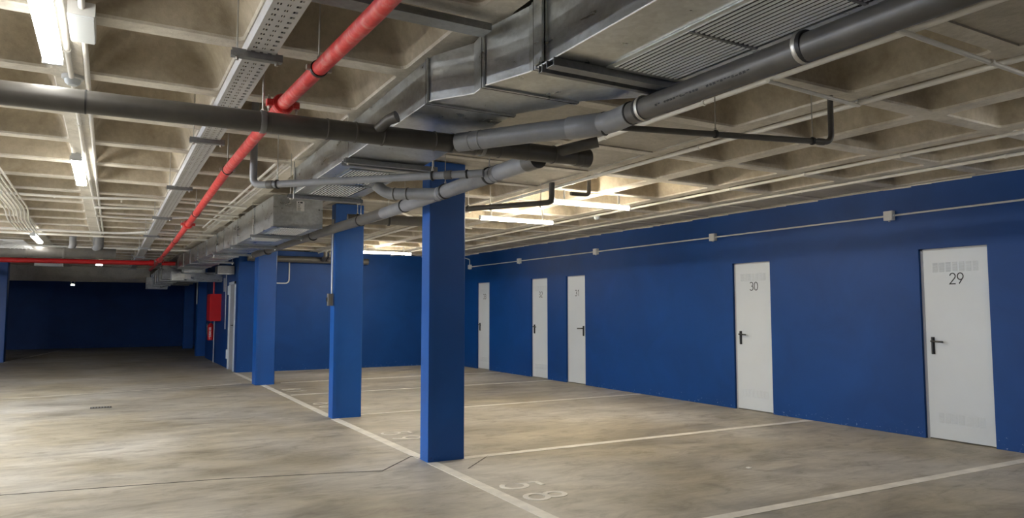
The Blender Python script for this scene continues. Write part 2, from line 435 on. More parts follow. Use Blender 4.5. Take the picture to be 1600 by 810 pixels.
def fnum(text, xa, yc, H, adv, hw, lb, m='paint'):
    mb = digits(text, hw, adv, lambda u, v, e: (xa+v*H, yc-u*H*1.0, .0005+.0025*e)); fpart('painted_number', mb, m, lb)
fnum('58', 2.79, 5.19, .325, 1.13, .065, 'white stencilled number 58')
fnum('59', 2.78, 8.04, .32, 1.12, .05, 'white stencilled number 59')
fnum('60', 2.76, 11.10, .32, 1.1, .04, 'worn stencilled number 60')
fnum('61', 2.76, 13.35, .32, 1.1, .04, 'worn stencilled number 61')
def poly(pts, wd):
    mb = MB()
    for a, b in zip(pts, pts[1:]):
        q = strip(*a, *b, wd); mb.hexa(q.v)
    return mb
fpart('floor_joint', poly([(-7, 7.5), (-3, 7.15), (-.67, 6.77), (.9, 6.50), (1.8, 6.25), (2.15, 6.14), (2.61, 6.62), (2.64, 6.46)], .008), 'joint', 'dark cut joint in the driveway')
fpart('floor_joint', strip(3.29, 6.30, 2.85, 5.86, .007), 'joint', 'short dark joint right of the nearest column')
dr = MB(); dr.box((-.17, 12.03, .0005), (.10, 12.22, .004)); 
drn = tag(dr.build('floor_drain', M['joint']), 'small dark slotted drain set in the driveway floor', 'drain')
g = MB()
for k in range(7): g.box((-.155+k*.037, 12.05, .004), (-.14+k*.037, 12.20, .008))
tag(g.build('drain_bar', M['zincd'], drn), kind='stuff')
tag(MB().box((5.02, 4.62, .001), (5.06, 4.66, .008)).build('paper_scrap', M['paper']), 'tiny white scrap lying on the floor of bay 58', 'litter')

# columns
def column(x0, x1, y0, y1, label, z1=ZC, seam=True):
    t = thing('column', ((x0+x1)/2, (y0+y1)/2, 0), label, 'column')
    mb = MB(); c = .012
    pr_ = [(x0+c, y0), (x1-c, y0), (x1, y0+c), (x1, y1-c), (x1-c, y1), (x0+c, y1), (x0, y1-c), (x0, y0+c)]
    b = len(mb.v)
    for z in (0, z1): mb.v += [(p[0], p[1], z) for p in pr_]
    for k in range(8): mb.f.append((k, (k+1) % 8, 8+(k+1) % 8, 8+k)); mb.m.append(0)
    mb.f.append(tuple(range(8))[::-1]); mb.f.append(tuple(range(8, 16))); mb.m += [0, 0]
    mb.build('column_shaft', M['column'], t)
    if seam:   # the flange of the outer steel channel stands a little proud of the web plate
        f = MB(); f.box((x0-.003, y0-.007, .004), (x0+.055, y0+.001, z1-.002)); f.build('corner_flange', M['column'], t)
        g = MB()
        for sx in (x0+.10, x1-.02):
            g.box((sx, y0-.003, .004), (sx+.012, y0+.001, .05))
        g.build('base_weld', M['column'], t)
    return t
column(2.63, 3.005, 6.26, 6.46, 'nearest and tallest looking bright blue steel column')
column(2.60, 2.985, 9.39, 9.60, 'second blue column, with a grey switch box on its left')
column(2.48, 2.83, 14.3, 14.68, 'third blue column, standing in front of the storeroom corner')
column(2.44, 2.73, 24.4, 24.8, 'slim blue column beyond the red hose cabinet', seam=False)
column(2.50, 2.85, 29.6, 29.9, 'farthest blue column beside the dark far wall', seam=False)
column(-3.0, -2.43, 24.0, 24.4, 'blue column at the left edge of the view', seam=False)
tag(MB().box((XL, 27.0, 2.36), (1.2, 27.3, ZC)).build('concrete_beam', M['solid']), 'shallow concrete beam below the ceiling near the far wall', 'beam')

fr_ = MB(); y_ = -2.0
while y_ < 17.2:
    L = random.uniform(.15, .5); d_ = random.uniform(.004, .022)
    fr_.hexa([(XW-.006, y_, ZC-d_), (XW, y_, ZC-d_), (XW, y_+L, ZC-d_*.6), (XW-.006, y_+L, ZC-d_*.6), (XW-.006, y_, ZC), (XW, y_, ZC), (XW, y_+L, ZC), (XW-.006, y_+L, ZC)]); y_ += L
tag(fr_.build('trim_1', M['rib']), 'rough mortar edge where the ceiling meets the right blue wall', 'trim', kind='structure')
# ---------------------------------------------------------------- air ducts
def loft(mb, secs, mi=0):
    """secs: (y, x0, x1, z0, z1) rectangles joined into a closed duct"""
    b = len(mb.v)
    for (y, x0, x1, z0, z1) in secs: mb.v += [(x0, y, z0), (x1, y, z0), (x1, y, z1), (x0, y, z1)]
    for i in range(len(secs)-1):
        for k in range(4):
            k2 = (k+1) % 4; mb.f.append((b+i*4+k, b+i*4+k2, b+i*4+4+k2, b+i*4+4+k)); mb.m.append(mi)
    mb.f.append((b, b+1, b+2, b+3)); e = b+4*(len(secs)-1); mb.f.append((e+3, e+2, e+1, e)); mb.m += [mi, mi]
    return mb
def duct_flange(y, x0, x1, z0, z1, parent, t=.018, pr=.010):
    mb = MB(); o = pr
    for a, b in (((x0-o, y-t, z0-o), (x1+o, y+t, z0)), ((x0-o, y-t, z1-.002), (x1+o, y+t, z1+o*.2)),
                 ((x0-o, y-t, z0), (x0, y+t, z1)), ((x1, y-t, z0), (x1+o, y+t, z1))): mb.box(a, b)
    ob = mb.build('duct_flange', M['zinc'], parent)
    g = MB(); o2 = o+.001   # dark gasket line in the middle of the joint
    for a, b in (((x0-o2, y-.003, z0-o2), (x1+o2, y+.003, z0)), ((x0-o2, y-.003, z0), (x0, y+.003, z1)), ((x1, y-.003, z0), (x1+o2, y+.003, z1))): g.box(a, b)
    g.build('gasket', M['rubber'], ob); return ob
def grille(x0, x1, y0, y1, z, parent, n, along='y', bars=1, m='blade'):
    """frame hung 6 mm below the sheet at z, blades running along y"""
    fr = MB(); w_ = .028
    for a, b in (((x0, y0, z-.007), (x0+w_, y1, z)), ((x1-w_, y0, z-.007), (x1, y1, z)), ((x0+w_, y0, z-.007), (x1-w_, y0+w_, z)), ((x0+w_, y1-w_, z-.007), (x1-w_, y1, z))): fr.box(a, b)
    g = fr.build('air_grille', M['zinc'], parent)
    MB().box((x0+w_, y0+w_, z-.0015), (x1-w_, y1-w_, z)).build('grille_shade', M['duct_shade'], g)  # dark sheet behind the blades, painted for the shade inside the duct
    lp = (x1-x0-2*w_)/n
    bl = MB(); L = y1-y0-2*w_
    bl.hexa([(-.002, 0, -.005), (.006, 0, -.005), (.006, L, -.005), (-.002, L, -.005), (.000, 0, .002), (.006, 0, .002), (.006, L, .002), (.000, L, .002)])
    first = bl.build('louvre_blade', M[m], g)
    base = Vector((x0+w_, y0+w_, z-.004)) - wpos(g)
    first.location = base
    for k in range(1, n):
        c = first.copy(); C.objects.link(c); c.parent = g; c.location = base + Vector((lp*k, 0, 0))
    for k in range(1, bars+1):
        yy = y0 + (y1-y0)*k/(bars+1)
        MB().box((x0+w_, yy-.008, z-.012), (x1-w_, yy+.008, z-.004)).build('cross_bar', M['zincd'], g)
    return g
ZB = 2.51; K = 1.009
# the near supply duct: wide box above the camera, two tapering pieces, then the narrow run
du = thing('ventilation_duct', (2.0, 2.0, ZB), 'large galvanised supply duct with long louvred grille, nearest the camera', 'air duct')
xB0, xB1 = 1.668, 2.48
y3, y2, y1 = 2.745, 3.095, 3.485
loft(MB(), [(-1.2, xB0, xB1, ZB, 2.825), (y3, xB0, xB1, ZB, 2.825)]).build('duct_section', M['zinc'], du)
loft(MB(), [(y3, xB0, xB1, ZB, 2.825), (y3+.055, xB0, xB1-.03, ZB, 2.825), (y2-.03, 1.585, 2.15, ZB, 2.795), (y2, 1.58, 2.13, ZB, 2.785)]).build('duct_section', M['zinc'], du)
loft(MB(), [(y2, 1.58, 2.13, ZB, 2.785), (y2+.13, 1.592, 2.10, ZB, 2.775), (y1-.05, 1.455, 1.98, ZB, 2.75), (y1, 1.445, 1.965, ZB, 2.745)]).build('duct_section', M['zinc'], du)
loft(MB(), [(y1, 1.445, 1.965, ZB, 2.745), (4.85, 1.475, 2.06, ZB, 2.75)]).build('duct_section', M['zinc'], du)
loft(MB(), [(4.85, 1.475, 2.06, ZB, 2.75), (6.85, 1.50, 2.13, ZB, 2.75)]).build('duct_section', M['zinc'], du)
duct_flange(y3, xB0, xB1, ZB, 2.822, du); duct_flange(y2, 1.58, 2.13, ZB, 2.785, du); duct_flange(y1, 1.445, 1.965, ZB, 2.745, du)
duct_flange(6.83, 1.50, 2.13, ZB, 2.75, du, .012)
def edge(pts, r=.0035):
    MB().tube(pts, r, 6).build('pale_edge', M['blade'], du, True)  # thin near-white line along a duct edge
edge([(xB0, -1.2, ZB), (xB0, y3, ZB)]); edge([(xB0, y3, ZB), (xB0, y3+.055, ZB), (1.585, y2-.03, ZB), (1.58, y2, ZB)])
edge([(1.58, y2, ZB), (1.592, y2+.13, ZB), (1.455, y1-.05, ZB), (1.445, y1, ZB)]); edge([(1.445, y1, ZB), (1.475, 4.85, ZB), (1.50, 6.83, ZB)], .003)
edge([(xB0, y3, ZB), (xB0, y3, 2.82)]); edge([(1.58, y2, ZB), (1.58, y2, 2.785)]); edge([(1.445, y1, ZB), (1.445, y1, 2.745)])
for x in (1.652, 1.640):
    MB().box((x, y3-.10, ZB+.0), (x+.02, y3-.03, 2.82)).build('standing_seam', M['zinc'], du)
grille(1.93, 2.365, .55, 2.56, ZB-.001, du, 14, bars=3)
grille(1.60, 1.98, 5.42, 6.05, ZB-.001, du, 13, bars=0)
grille(1.60, 2.02, 6.15, 6.80, ZB-.001, du, 13, bars=0)
def strut(x0, x1, y, z, parent, rods=True, ztop=None, wd=.041, m='zincd', name='support_channel'):
    mb = MB(); t = .003; h = .036
    mb.box((x0, y-wd/2, z), (x1, y+wd/2, z+t)); mb.box((x0, y-wd/2, z+t), (x1, y-wd/2+t, z+h)); mb.box((x0, y+wd/2-t, z+t), (x1, y+wd/2, z+h))
    s = mb.build(name, M[m], parent)
    if rods:
        for x in (x0+.025, x1-.025): rod(x, y, z-.015, ztop or ZC+.27, s)
    return s
strut(1.655, 2.50, 2.60, ZB-.038, du, False, wd=.06); strut(1.66, 2.45, 2.69, ZB-.038, du, False, wd=.03)
strut(1.45, 2.17, 5.04, ZB-.042, du); strut(1.47, 2.14, 5.16, ZB-.036, du, False); strut(1.44, 2.16, 6.86, ZB-.045, du)
MB().tube([(1.475, 6.78, 2.45), (1.475, 6.78, 2.8)], .006, 8).build('hanger_rod', M['steel'], du, True)

# middle duct with the closed end and paper label
dm = thing('ventilation_duct', (1.94, 8.64, 2.40), 'galvanised duct with blank end face and white sticker, left of second column', 'air duct')
loft(MB(), [(8.64, 1.663, 2.225, 2.40, 2.77), (9.85, 1.65, 2.215, 2.40, 2.77)]).build('duct_section', M['zinc'], dm)
loft(MB(), [(9.85, 1.65, 2.215, 2.40, 2.77), (11.2, 1.64, 2.21, 2.40, 2.77)]).build('duct_section', M['zinc'], dm)
loft(MB(), [(11.2, 1.64, 2.21, 2.40, 2.77), (12.0, 1.635, 2.205, 2.40, 2.77), (12.5, 1.62, 2.15, 2.42, 2.75), (13.2, 1.61, 2.15, 2.42, 2.75)]).build('duct_section', M['zinc'], dm)
for k, (a, b) in enumerate(((13.2, 14.4), (14.4, 15.6), (15.6, 16.8), (16.8, 18.0), (18.0, 19.4))):
    loft(MB(), [(a, 1.60-.03*k, 2.14-.02*k, 2.43, 2.73), (b, 1.57-.03*k, 2.12-.02*k, 2.43, 2.73)]).build('duct_section', M['zinc'], dm)
    duct_flange(a, 1.60-.03*k, 2.14-.02*k, 2.43, 2.73, dm, .02, .012)
duct_flange(8.66, 1.663, 2.225, 2.40, 2.77, dm, .012, .006)
for yy, xa, xb in ((9.85, 1.65, 2.215), (11.2, 1.64, 2.21), (12.5, 1.62, 2.15)): duct_flange(yy, xa, xb, 2.40 if yy < 12 else 2.42, 2.765 if yy < 12 else 2.75, dm, .014, .008)
grille(1.73, 2.15, 8.72, 9.55, 2.399, dm, 14, bars=0); grille(1.68, 2.10, 10.0, 10.6, 2.399, dm, 14, bars=0)
grille(1.66, 2.06, 14.0, 15.0, 2.429, dm, 12, bars=0)
for yy in (9.75, 11.5, 13.6, 15.9): strut(1.58, 2.26, yy, 2.36 if yy < 12 else 2.39, dm)
st = MB().box((1.915, 8.627, 2.59), (2.005, 8.629, 2.71)).build('duct_sticker', M['paper'], dm); tag(st, 'white printed paper sticker')
pm = MB()
for r_ in range(7):
    pm.box((1.925, 8.6262, 2.60+r_*.012), (1.925+.03+.04*random.random(), 8.6268, 2.604+r_*.012))
pm.box((1.93, 8.6262, 2.685), (1.945, 8.6268, 2.70)); pm.box((1.955, 8.6262, 2.685), (1.985, 8.6268, 2.70))
pm.build('sticker_print', M['ink'], st)
# far ducts
df = thing('ventilation_duct', (1.9, 20.0, 2.17), 'galvanised cross duct with a small white label above the hose cabinet', 'air duct')
MB().box((1.38, 20.0, 2.18), (2.58, 20.5, 2.40)).build('duct_section', M['zinc'], df)
duct = MB().box((1.60, 19.42, 2.36), (2.1, 19.99, 2.70)).build('duct_section', M['zinc'], df)
tag(MB().box((1.70, 19.985, 2.22), (1.82, 19.998, 2.33)).build('duct_sticker', M['paper'], df), 'small white label')
duct_flange(20.25, 1.38, 2.58, 2.18, 2.40, df, .02, .015)
dg = thing('ventilation_duct', (1.3, 22.0, 2.1), 'farthest stepped galvanised duct run near the dark wall', 'air duct')
for k in range(6):
    a = 20.6+k*1.1; MB().box((1.22-.0*k, a, 2.25-.01*k), (1.68, a+1.08, 2.60)).build('duct_section', M['zinc'], dg)
    duct_flange(a+.03, 1.22, 1.68, 2.25-.01*k, 2.60, dg, .03, .02)
MB().box((1.05, 26.0, 2.12), (1.68, 26.3, 2.5)).build('duct_section', M['zinc'], dg)
for k in range(5):
    MB().box((1.70, 21.0+k*1.3, 2.26), (2.35, 21.35+k*1.3, 2.36)).build('branch_spout', M['zincd'], dg)
db = thing('ventilation_duct', (2.75, 16.9, 2.5), 'short galvanised duct box above the grey corridor door', 'air duct')
MB().box((2.22, 17.9, 2.28), (2.56, 18.5, 2.46)).build('duct_section', M['zincd'], db)
duct_flange(17.95, 2.22, 2.56, 2.28, 2.46, db, .02, .012)

strut(.70, 1.56, 3.02, 2.745, du, False, wd=.10)
# ---------------------------------------------------------------- drain pipes
R1 = .056
p1 = thing('drain_pipe', (0.7, 3.9, 2.41), 'thick dark grey PVC drain pipe crossing the whole view under the duct', 'pipe')
def P1(x): return (x, 3.9, 2.386+.012*(x+.5))
pipe('pipe_run', [P1(-4.0), P1(-.13)], R1, M['pvc'], p1, 28)
pipe('pipe_run', [P1(-.125), P1(.72)], R1-.001, M['pvc'], p1, 28)
pipe('pipe_run', [P1(.72), P1(1.78)], R1, M['pvc'], p1, 28)
pipe('pipe_run', [P1(1.75), P1(2.77)], R1, M['pvc'], p1, 28)
for x in (1.02, 1.18, 1.34, 1.66, 1.78, 1.93, 2.10, 2.30, 2.50): ring(P1(x), (1, 0, 0), R1+.004, .012, p1, 'coupling_rim', M['pvc'], 24)
ring(P1(2.70), (1, 0, 0), R1+.006, .06, p1, 'coupling', M['pvc'], 24)
MB().tube([P1(2.725), P1(2.78), P1(2.782)], [R1+.008, R1+.008, R1-.004], 24).build('end_cap', M['pvc'], p1, True)
MB().tube([P1(-.13), P1(-.122)], R1+.0015, 24).build('joint_seam', M['rubber'], p1, True)
ring(P1(.68), (1, 0, 0), R1+.005, .03, p1, 'pipe_clamp', M['zincd'], 24); rod(.68, 3.9, 2.45, ZC+.02, p1, .005)
ring(P1(1.98), (1, 0, 0), R1+.005, .025, p1, 'pipe_clamp', M['zincd'], 24)
# inspection stub on the top of the pipe
q = P1(1.28); MB().tube([q, (1.34, 3.80, 2.475), (1.375, 3.76, 2.49)], [.03, .03, .034], 16).build('branch_stub', M['pvc'], p1, True)
# angled branch and the run coming back over the camera
A0 = Vector((1.80, 3.86, 2.412)); A1 = Vector((2.31, 3.06, 2.41)); dA = (A1-A0).normalized()
pipe('branch_pipe', [A0, A1], R1, M['pvcl'], p1, 28); p1.children[-1]
def on(a, b, t): return a+(b-a)*t
for t in (.10, .17): ring(on(A0, A1, t), dA, R1+.003, .010, p1, 'coupling_rim', M['pvcl'], 24)
MB().tube([on(A0, A1, .76), on(A0, A1, .77), on(A0, A1, .98), on(A0, A1, .99)], [R1+.002, R1+.007, R1+.007, R1+.002], 28).build('coupling', M['pvcl'], p1, True)
ring(on(A0, A1, .985), dA, R1+.009, .014, p1, 'coupling_rim', M['rubber'], 24)
pipe('elbow', bend([on(A0, A1, .93), (2.315, 3.02, 2.41), (2.30, 2.84, 2.412)], .1), R1+.003, M['pvcl'], p1, 28)
pipe('pipe_run', [(2.30, 2.86, 2.410), (2.30, -1.5, 2.405)], R1, M['pvc'], p1, 28)
ring((2.30, 2.84, 2.412), (0, 1, 0), R1+.005, .012, p1, 'coupling_rim', M['rubber'], 24)
ring((2.30, 2.74, 2.412), (0, 1, 0), R1+.009, .022, p1, 'pipe_clamp', M['steel'], 24); ring((2.30, 2.755, 2.412), (0, 1, 0), R1+.007, .034, p1, 'clamp_lining', M['rubber'], 24)
ring((2.30, 1.80, 2.415), (0, 1, 0), R1+.009, .020, p1, 'pipe_clamp', M['steel'], 24); ring((2.30, 1.79, 2.415), (0, 1, 0), R1+.007, .034, p1, 'clamp_lining', M['rubber'], 24)
pk = MB()      # the maker's printed line: fine dashes along the pipe, on its lower left side
for k in range(30):
    ya = 2.02+k*.021; L = .010+.006*random.random()
    for s_ in (0, 1):
        if random.random() < .8:
            an = math.radians(203+s_*5); x = 2.30+(R1+.0008)*math.cos(an); z = 2.409-.0017*(2.86-ya)/1.5+(R1+.0008)*math.sin(an)
            pk.box((x-.0004, ya, z-.002), (x+.0004, ya+L, z+.002))
tag(pk.build('printed_marking', M['ink'], p1), kind='stuff')
pipe('branch_pipe', bend([(2.50, 3.9, 2.43), (2.60, 3.79, 2.46), (2.72, 3.70, 2.49)], .05), .036, M['pvc'], p1, 20)

# second drain: long pale run heading away past the columns
p3 = thing('drain_pipe', (2.43, 6.0, 2.4), 'pale grey drain pipe running away past the nearest column', 'pipe')
R3 = .058
pipe('pipe_run', [(2.43, 3.99, 2.40), (2.43, 7.0, 2.40)], R3, M['pvcl'], p3, 28)
pipe('pipe_run', [(2.43, 7.0, 2.40), (2.36, 9.2, 2.41), (2.28, 13.5, 2.42)], R3, M['pvc'], p3, 24)
MB().tube([(2.43, 3.965, 2.40), (2.43, 4.10, 2.40)], R3+.006, 24).build('coupling', M['pvc'], p3, True)
for yy in (4.52, 4.58, 5.52, 5.62): ring((2.43, yy, 2.4), (0, 1, 0), R3+.004, .010, p3, 'coupling_rim', M['pvcl'], 24)
for yy, x in ((4.66, 2.43), (5.46, 2.43), (6.4, 2.43), (7.7, 2.41), (9.6, 2.355), (12.4, 2.30)):
    ring((x, yy, 2.402), (0, 1, 0), R3+.008, .026, p3, 'pipe_clamp', M['rubber'], 24); rod(x, yy, 2.465, ZC+.02, p3, .004)
B = [(2.43, 5.58, 2.40), (2.09, 5.93, 2.42), (1.99, 5.96, 2.50)]
pipe('branch_pipe', bend(B, .09), R3-.008, M['pvcl'], p3, 24)
for t in (.25, .5): ring(on(Vector(B[0]), Vector(B[1]), .35+t), Vector(B[1])-Vector(B[0]), R3-.003, .010, p3, 'coupling_rim', M['pvc'], 24)
p4 = thing('waste_pipe', (0.96, 5.89, 2.4), 'slim grey waste pipe slanting under the duct from a vertical drop', 'pipe')
a0, a1 = Vector((1.05, 5.80, 2.39)), Vector((2.33, 4.56, 2.395)); dd = a1-a0
pipe('pipe_run', bend([(.965, 5.86, 3.10), (.965, 5.885, 2.40), a0, a1], .075), .028, M['pvcl'], p4, 18)
for t, w_, m_ in ((.02, .055, 'pvc'), (.85, .055, 'pvc'), (.93, .012, 'rubber')): ring(a0+dd*t, dd, .033, w_, p4, 'coupling', M[m_], 18)
for t in (.055, .78): ring(a0+dd*t, dd, .037, .014, p4, 'pipe_clamp', M['rubber'], 18); q = a0+dd*t; rod(q.x, q.y, 2.43, (ZC+.2 if t < .5 else ZC+.1), p4, .004)
p5 = thing('waste_pipe', (3.3, 3.2, 2.5), 'thin dark waste pipe below the coffers, ending in an upright bend', 'pipe')
pipe('pipe_run', bend([(2.38, 3.40, 2.49), (4.14, 3.04, 2.515), (4.14, 3.04, ZC-.001)], .06), .019, M['pvc'], p5, 16)
for x, yy in ((3.27, 3.218), (3.99, 3.07)): ring((x, yy, 2.503+.014*(x-3.2)), (1, -.2, 0), .026, .016, p5, 'pipe_clamp', M['rubber'], 14); rod(x, yy, 2.525, ZC+.25, p5, .0035)
ring((4.06, 3.06, 2.515), (1, -.2, 0), .023, .05, p5, 'coupling', M['pvc'], 14)
p6 = thing('waste_pipe', (4.0, 7.0, 2.6), 'grey waste pipe running beside the first tube light behind nearest column', 'pipe')
pipe('pipe_run', bend([(3.30, 7.85, 2.58), (4.27, 6.68, 2.61), (4.27, 6.68, ZC)], .06), .032, M['pvc'], p6, 16)
for a in ((3.62, 7.47), (3.80, 7.26), (4.2, 6.80)): ring((a[0], a[1], 2.595), (1, -1.17, 0), .038, .014, p6, 'pipe_clamp', M['rubber'], 14); rod(a[0], a[1], 2.63, ZC+.01, p6, .004)
MB().tube([(3.55, 7.55, 2.59), (3.55, 7.55, ZC-.001)], .034, 14).build('vertical_drop', M['pvc'], p6, True)
MB().tube([(3.42, 7.72, 2.62), (3.42, 7.72, 2.80)], .045, 12).build('trap', M['pvc'], p6, True)
p6b = thing('waste_pipe', (4.6, 6.4, 2.6), 'short dark pipe stub with bend above the brightest tube light', 'pipe')
pipe('pipe_run', bend([(4.30, 6.35, 2.665), (4.54, 6.35, 2.665), (4.54, 6.35, 3.11)], .05), .022, M['pvc'], p6b, 14)
p7 = thing('drain_pipe', (3.5, 9.2, 2.5), 'dark grey drain pipe crossing between first and second columns', 'pipe')
pipe('pipe_run', [(2.5, 8.52, 2.52), (3.5, 8.38, 2.53)], .06, M['pvc'], p7, 20)
for x in (2.62, 3.0): ring((x, 8.55-.138*(x-2.3), 2.522), (1, -.138, 0), .067, .025, p7, 'pipe_clamp', M['rubber'], 20); rod(x, 8.55-.138*(x-2.3), 2.58, ZC+.01, p7, .005)
p8 = thing('drain_pipe', (4, 17.2, 2.6), 'grey drain pipe along the top of the rear blue wall', 'pipe')
pipe('pipe_run', [(2.75, 17.25, 2.62), (5.6, 17.25, 2.62)], .075, M['pvc'], p8, 20)
for x in (3.3, 3.9, 4.7): ring((x, 17.25, 2.62), (1, 0, 0), .083, .03, p8, 'coupling', M['pvc'], 20)
for x, r_ in ((4.45, .05), (4.55, .035)): MB().tube([(x, 17.1, 2.62), (x, 16.9, 2.7), (x, 16.9, ZC-.001)], r_, 12).build('branch_pipe', M['pvc'], p8, True)
p9 = thing('drain_pipe', (-1.2, 15.8, 2.5), 'big grey drain pipe with two risers above the left red pipe', 'pipe')
pipe('pipe_run', [(-4, 15.8, 2.47), (.1, 15.8, 2.50)], .10, M['pvc'], p9, 24)
for x in (-1.35, -.75): ring((x, 15.8, 2.49), (1, 0, 0), .108, .05, p9, 'coupling', M['pvc'], 20)
for x, r_ in ((-.68, .06), (-.26, .09)): MB().tube([(x, 15.8, 2.5), (x+.06, 15.8, 2.64), (x+.06, 15.8, ZC-.001)], r_, 16).build('branch_pipe', M['pvcl'], p9, True)

# ---------------------------------------------------------------- red sprinkler pipes
rp = thing('sprinkler_pipe', (.85, 6, 2.6), 'dusty red fire main running away above the driveway', 'pipe')
rpts = [(.945, -1.0, 2.6), (.90, 2.7, 2.6), (.845, 4.2, 2.6), (.845, 6.4, 2.6), (.905, 9.8, 2.59), (.95, 13.0, 2.58), (1.0, 19.3, 2.56), (1.0, 22.5, 2.56)]
pipe('pipe_run', rpts, .038, M['red'], rp, 28)
def redc(yy):
    for a, b in zip(rpts, rpts[1:]):
        if a[1] <= yy <= b[1]:
            t = (yy-a[1])/(b[1]-a[1]); return tuple(a[i]+(b[i]-a[i])*t for i in range(3))
def groove(yy):
    c = Vector(redc(yy)); mb = MB()
    mb.tube([c+Vector((0, -.03, 0)), c+Vector((0, -.028, 0)), c+Vector((0, -.01, 0)), c+Vector((0, .01, 0)), c+Vector((0, .028, 0)), c+Vector((0, .03, 0))], [.040, .056, .062, .062, .056, .040], 24)
    for s in (-1, 1): mb.box((c.x+s*.07-.022, c.y-.022, c.z-.018), (c.x+s*.07+.022, c.y+.022, c.z+.018))
    o = mb.build('grooved_coupling', M['red'], rp, True)
    for s in (-1, 1):
        b = MB(); b.tube([(c.x+s*.078, c.y, c.z-.048), (c.x+s*.078, c.y, c.z+.048)], .006, 8); b.tube([(c.x+s*.078, c.y, c.z-.034), (c.x+s*.078, c.y, c.z-.022)], .011, 6); b.tube([(c.x+s*.078, c.y, c.z+.022), (c.x+s*.078, c.y, c.z+.034)], .011, 6)
        b.build('coupling_bolt', M['steel'], o, True)
for yy in (4.22, 10.7, 18.2): groove(yy)
for yy in (1.2, 3.5, 6.44, 9.5, 13.3, 16.5):
    c = redc(yy); ring(c, (0, 1, 0), .044, .026, rp, 'pipe_clamp', M['rubber'], 24)
    mb = MB()
    for s in (-1, 1): mb.box((c[0]+s*.052-.010, c[1]-.010, c[2]-.012), (c[0]+s*.052+.010, c[1]+.010, c[2]+.012))
    mb.build('clamp_ear', M['steel'], rp); rod(c[0], c[1], c[2]+.044, ZC+.27 if yy % 1 else ZC+.0, rp, .005)
# cross main of the sprinkler
rc = thing('sprinkler_pipe', (-1, 19.3, 2.56), 'red fire pipe crossing the far driveway from the left', 'pipe')
pipe('pipe_run', [(-6, 19.3, 2.50), (.9, 19.3, 2.56)], .055, M['rednew'], rc, 20)
pipe('pipe_run', [(1.1, 19.3, 2.56), (1.40, 19.3, 2.56)], .05, M['rednew'], rc, 20)
ring((.88, 19.3, 2.56), (1, 0, 0), .075, .10, rc, 'grooved_coupling', M['rednew'], 20)
for x in (-3, -.5): rod(x, 19.3, 2.60, ZC, rc, .006)

# ---------------------------------------------------------------- cable tray
ct = thing('cable_tray', (.59, 6, 2.62), 'perforated galvanised cable tray hung left of the red pipe', 'cable tray')
TX0, TX1, TZ, TY0, TY1 = .525, .655, 2.62, .5, 24.0
mb = MB(); cell = .06; n = int((12.0-TY0)/cell)
xs = [TX0, .543, .561, .583, .597, .619, .637, TX1]    # holes in the 2nd, 4th and 6th lane
for j in range(n):
    y_ = TY0+j*cell; ys = [y_, y_+.014, y_+.034, y_+cell]
    for a in range(7):
        for b in range(3):
            if b == 1 and a in (1, 3, 5): continue
            mb.quad([(xs[a], ys[b], TZ), (xs[a+1], ys[b], TZ), (xs[a+1], ys[b+1], TZ), (xs[a], ys[b+1], TZ)])
mb.quad([(TX0, TY0+n*cell, TZ), (TX1, TY0+n*cell, TZ), (TX1, TY1, TZ), (TX0, TY1, TZ)])
mb.build('tray_base', M['tray'], ct)
for x, s in ((TX0, -1), (TX1, 1)):
    r_ = MB().box((min(x, x+s*.0015), TY0, TZ), (max(x, x+s*.0015), TY1, TZ+.058))
    r_.box((min(x, x-s*.009), TY0, TZ+.0565), (max(x, x-s*.009), TY1, TZ+.058)); r_.build('side_rail', M['tray'], ct)
cb = MB()
for k in range(5): cb.tube([(.548+k*.019, TY0, TZ+.010), (.546+k*.020, 5, TZ+.011), (.55+k*.019, 12, TZ+.010), (.548+k*.019, TY1, TZ+.010)], .007, 6)
cb.build('cable', M['rubber'], ct, True)
for yy in (1.5, 3.49, 5.45, 7.70, 10.3, 12.9, 15.5, 18.1, 20.7, 23.3): strut(.460, .690, yy, TZ-.030, ct, m='zincd')

# basket tray and conduits curving at the left
bt = thing('basket_tray', (-1.5, 14, 2.5), 'wire basket cable tray curving in from the left edge', 'cable tray')
ln = MB()
for k in range(6): ln.tube(bend([(-3.5, 12.7+k*.11, 2.52), (-1.75+k*.045, 12.9+k*.10, 2.52), (-1.55+k*.06, 15.5, 2.52)], .9, 8), .007, 6)
ln.build('long_wire', M['tray'], bt, True)
cw_ = MB()
for k in range(12): cw_.box((-3.3+k*.13, 12.68, 2.512), (-3.288+k*.13, 13.30, 2.524))
for k in range(12): cw_.box((-1.72, 13.6+k*.16, 2.512), (-1.2, 13.615+k*.16, 2.524))
tag(cw_.build('cross_wire', M['tray'], bt), kind='stuff')
def conduit(pts, r, label, m='plastic', clips=(), rad=.08, cat='conduit', cz=None, name='conduit'):
    P = bend(pts, rad); c0 = Vector(pts[0])
    o = MB().tube(P, r, 10).build(name, M[m], None, True); tag(o, label, cat)
    for (c, d) in clips:
        ring(c, d, r*1.35, .018, o, 'conduit_clip', M[m], 10)
    return o
zc = ZC-.0255
def clips_y(x, ys, z=zc): return [((x, y_, z), (0, 1, 0)) for y_ in ys]
def clips_x(y, xs_, z=zc): return [((x, y, z), (1, 0, 0)) for x in xs_]
conduit([(4.38, -2, zc), (4.38, 17.3, zc)], .0185, 'thick ivory conduit under the rib right of the nearest column', clips=clips_y(4.38, [k*1.5 for k in range(1, 12)]))
conduit([(3.46, 1.0, zc), (3.46, 5.6, zc)], .0165, 'ivory conduit under the rib just beyond the grey drain elbow', clips=clips_y(3.46, [1.5, 3.5, 4.6]))
conduit([(6.21, -2, zc), (6.21, 17.3, zc)], .0165, 'ivory conduit under the second rib from the blue wall', clips=clips_y(6.21, [.8+k*1.02 for k in range(16)]))
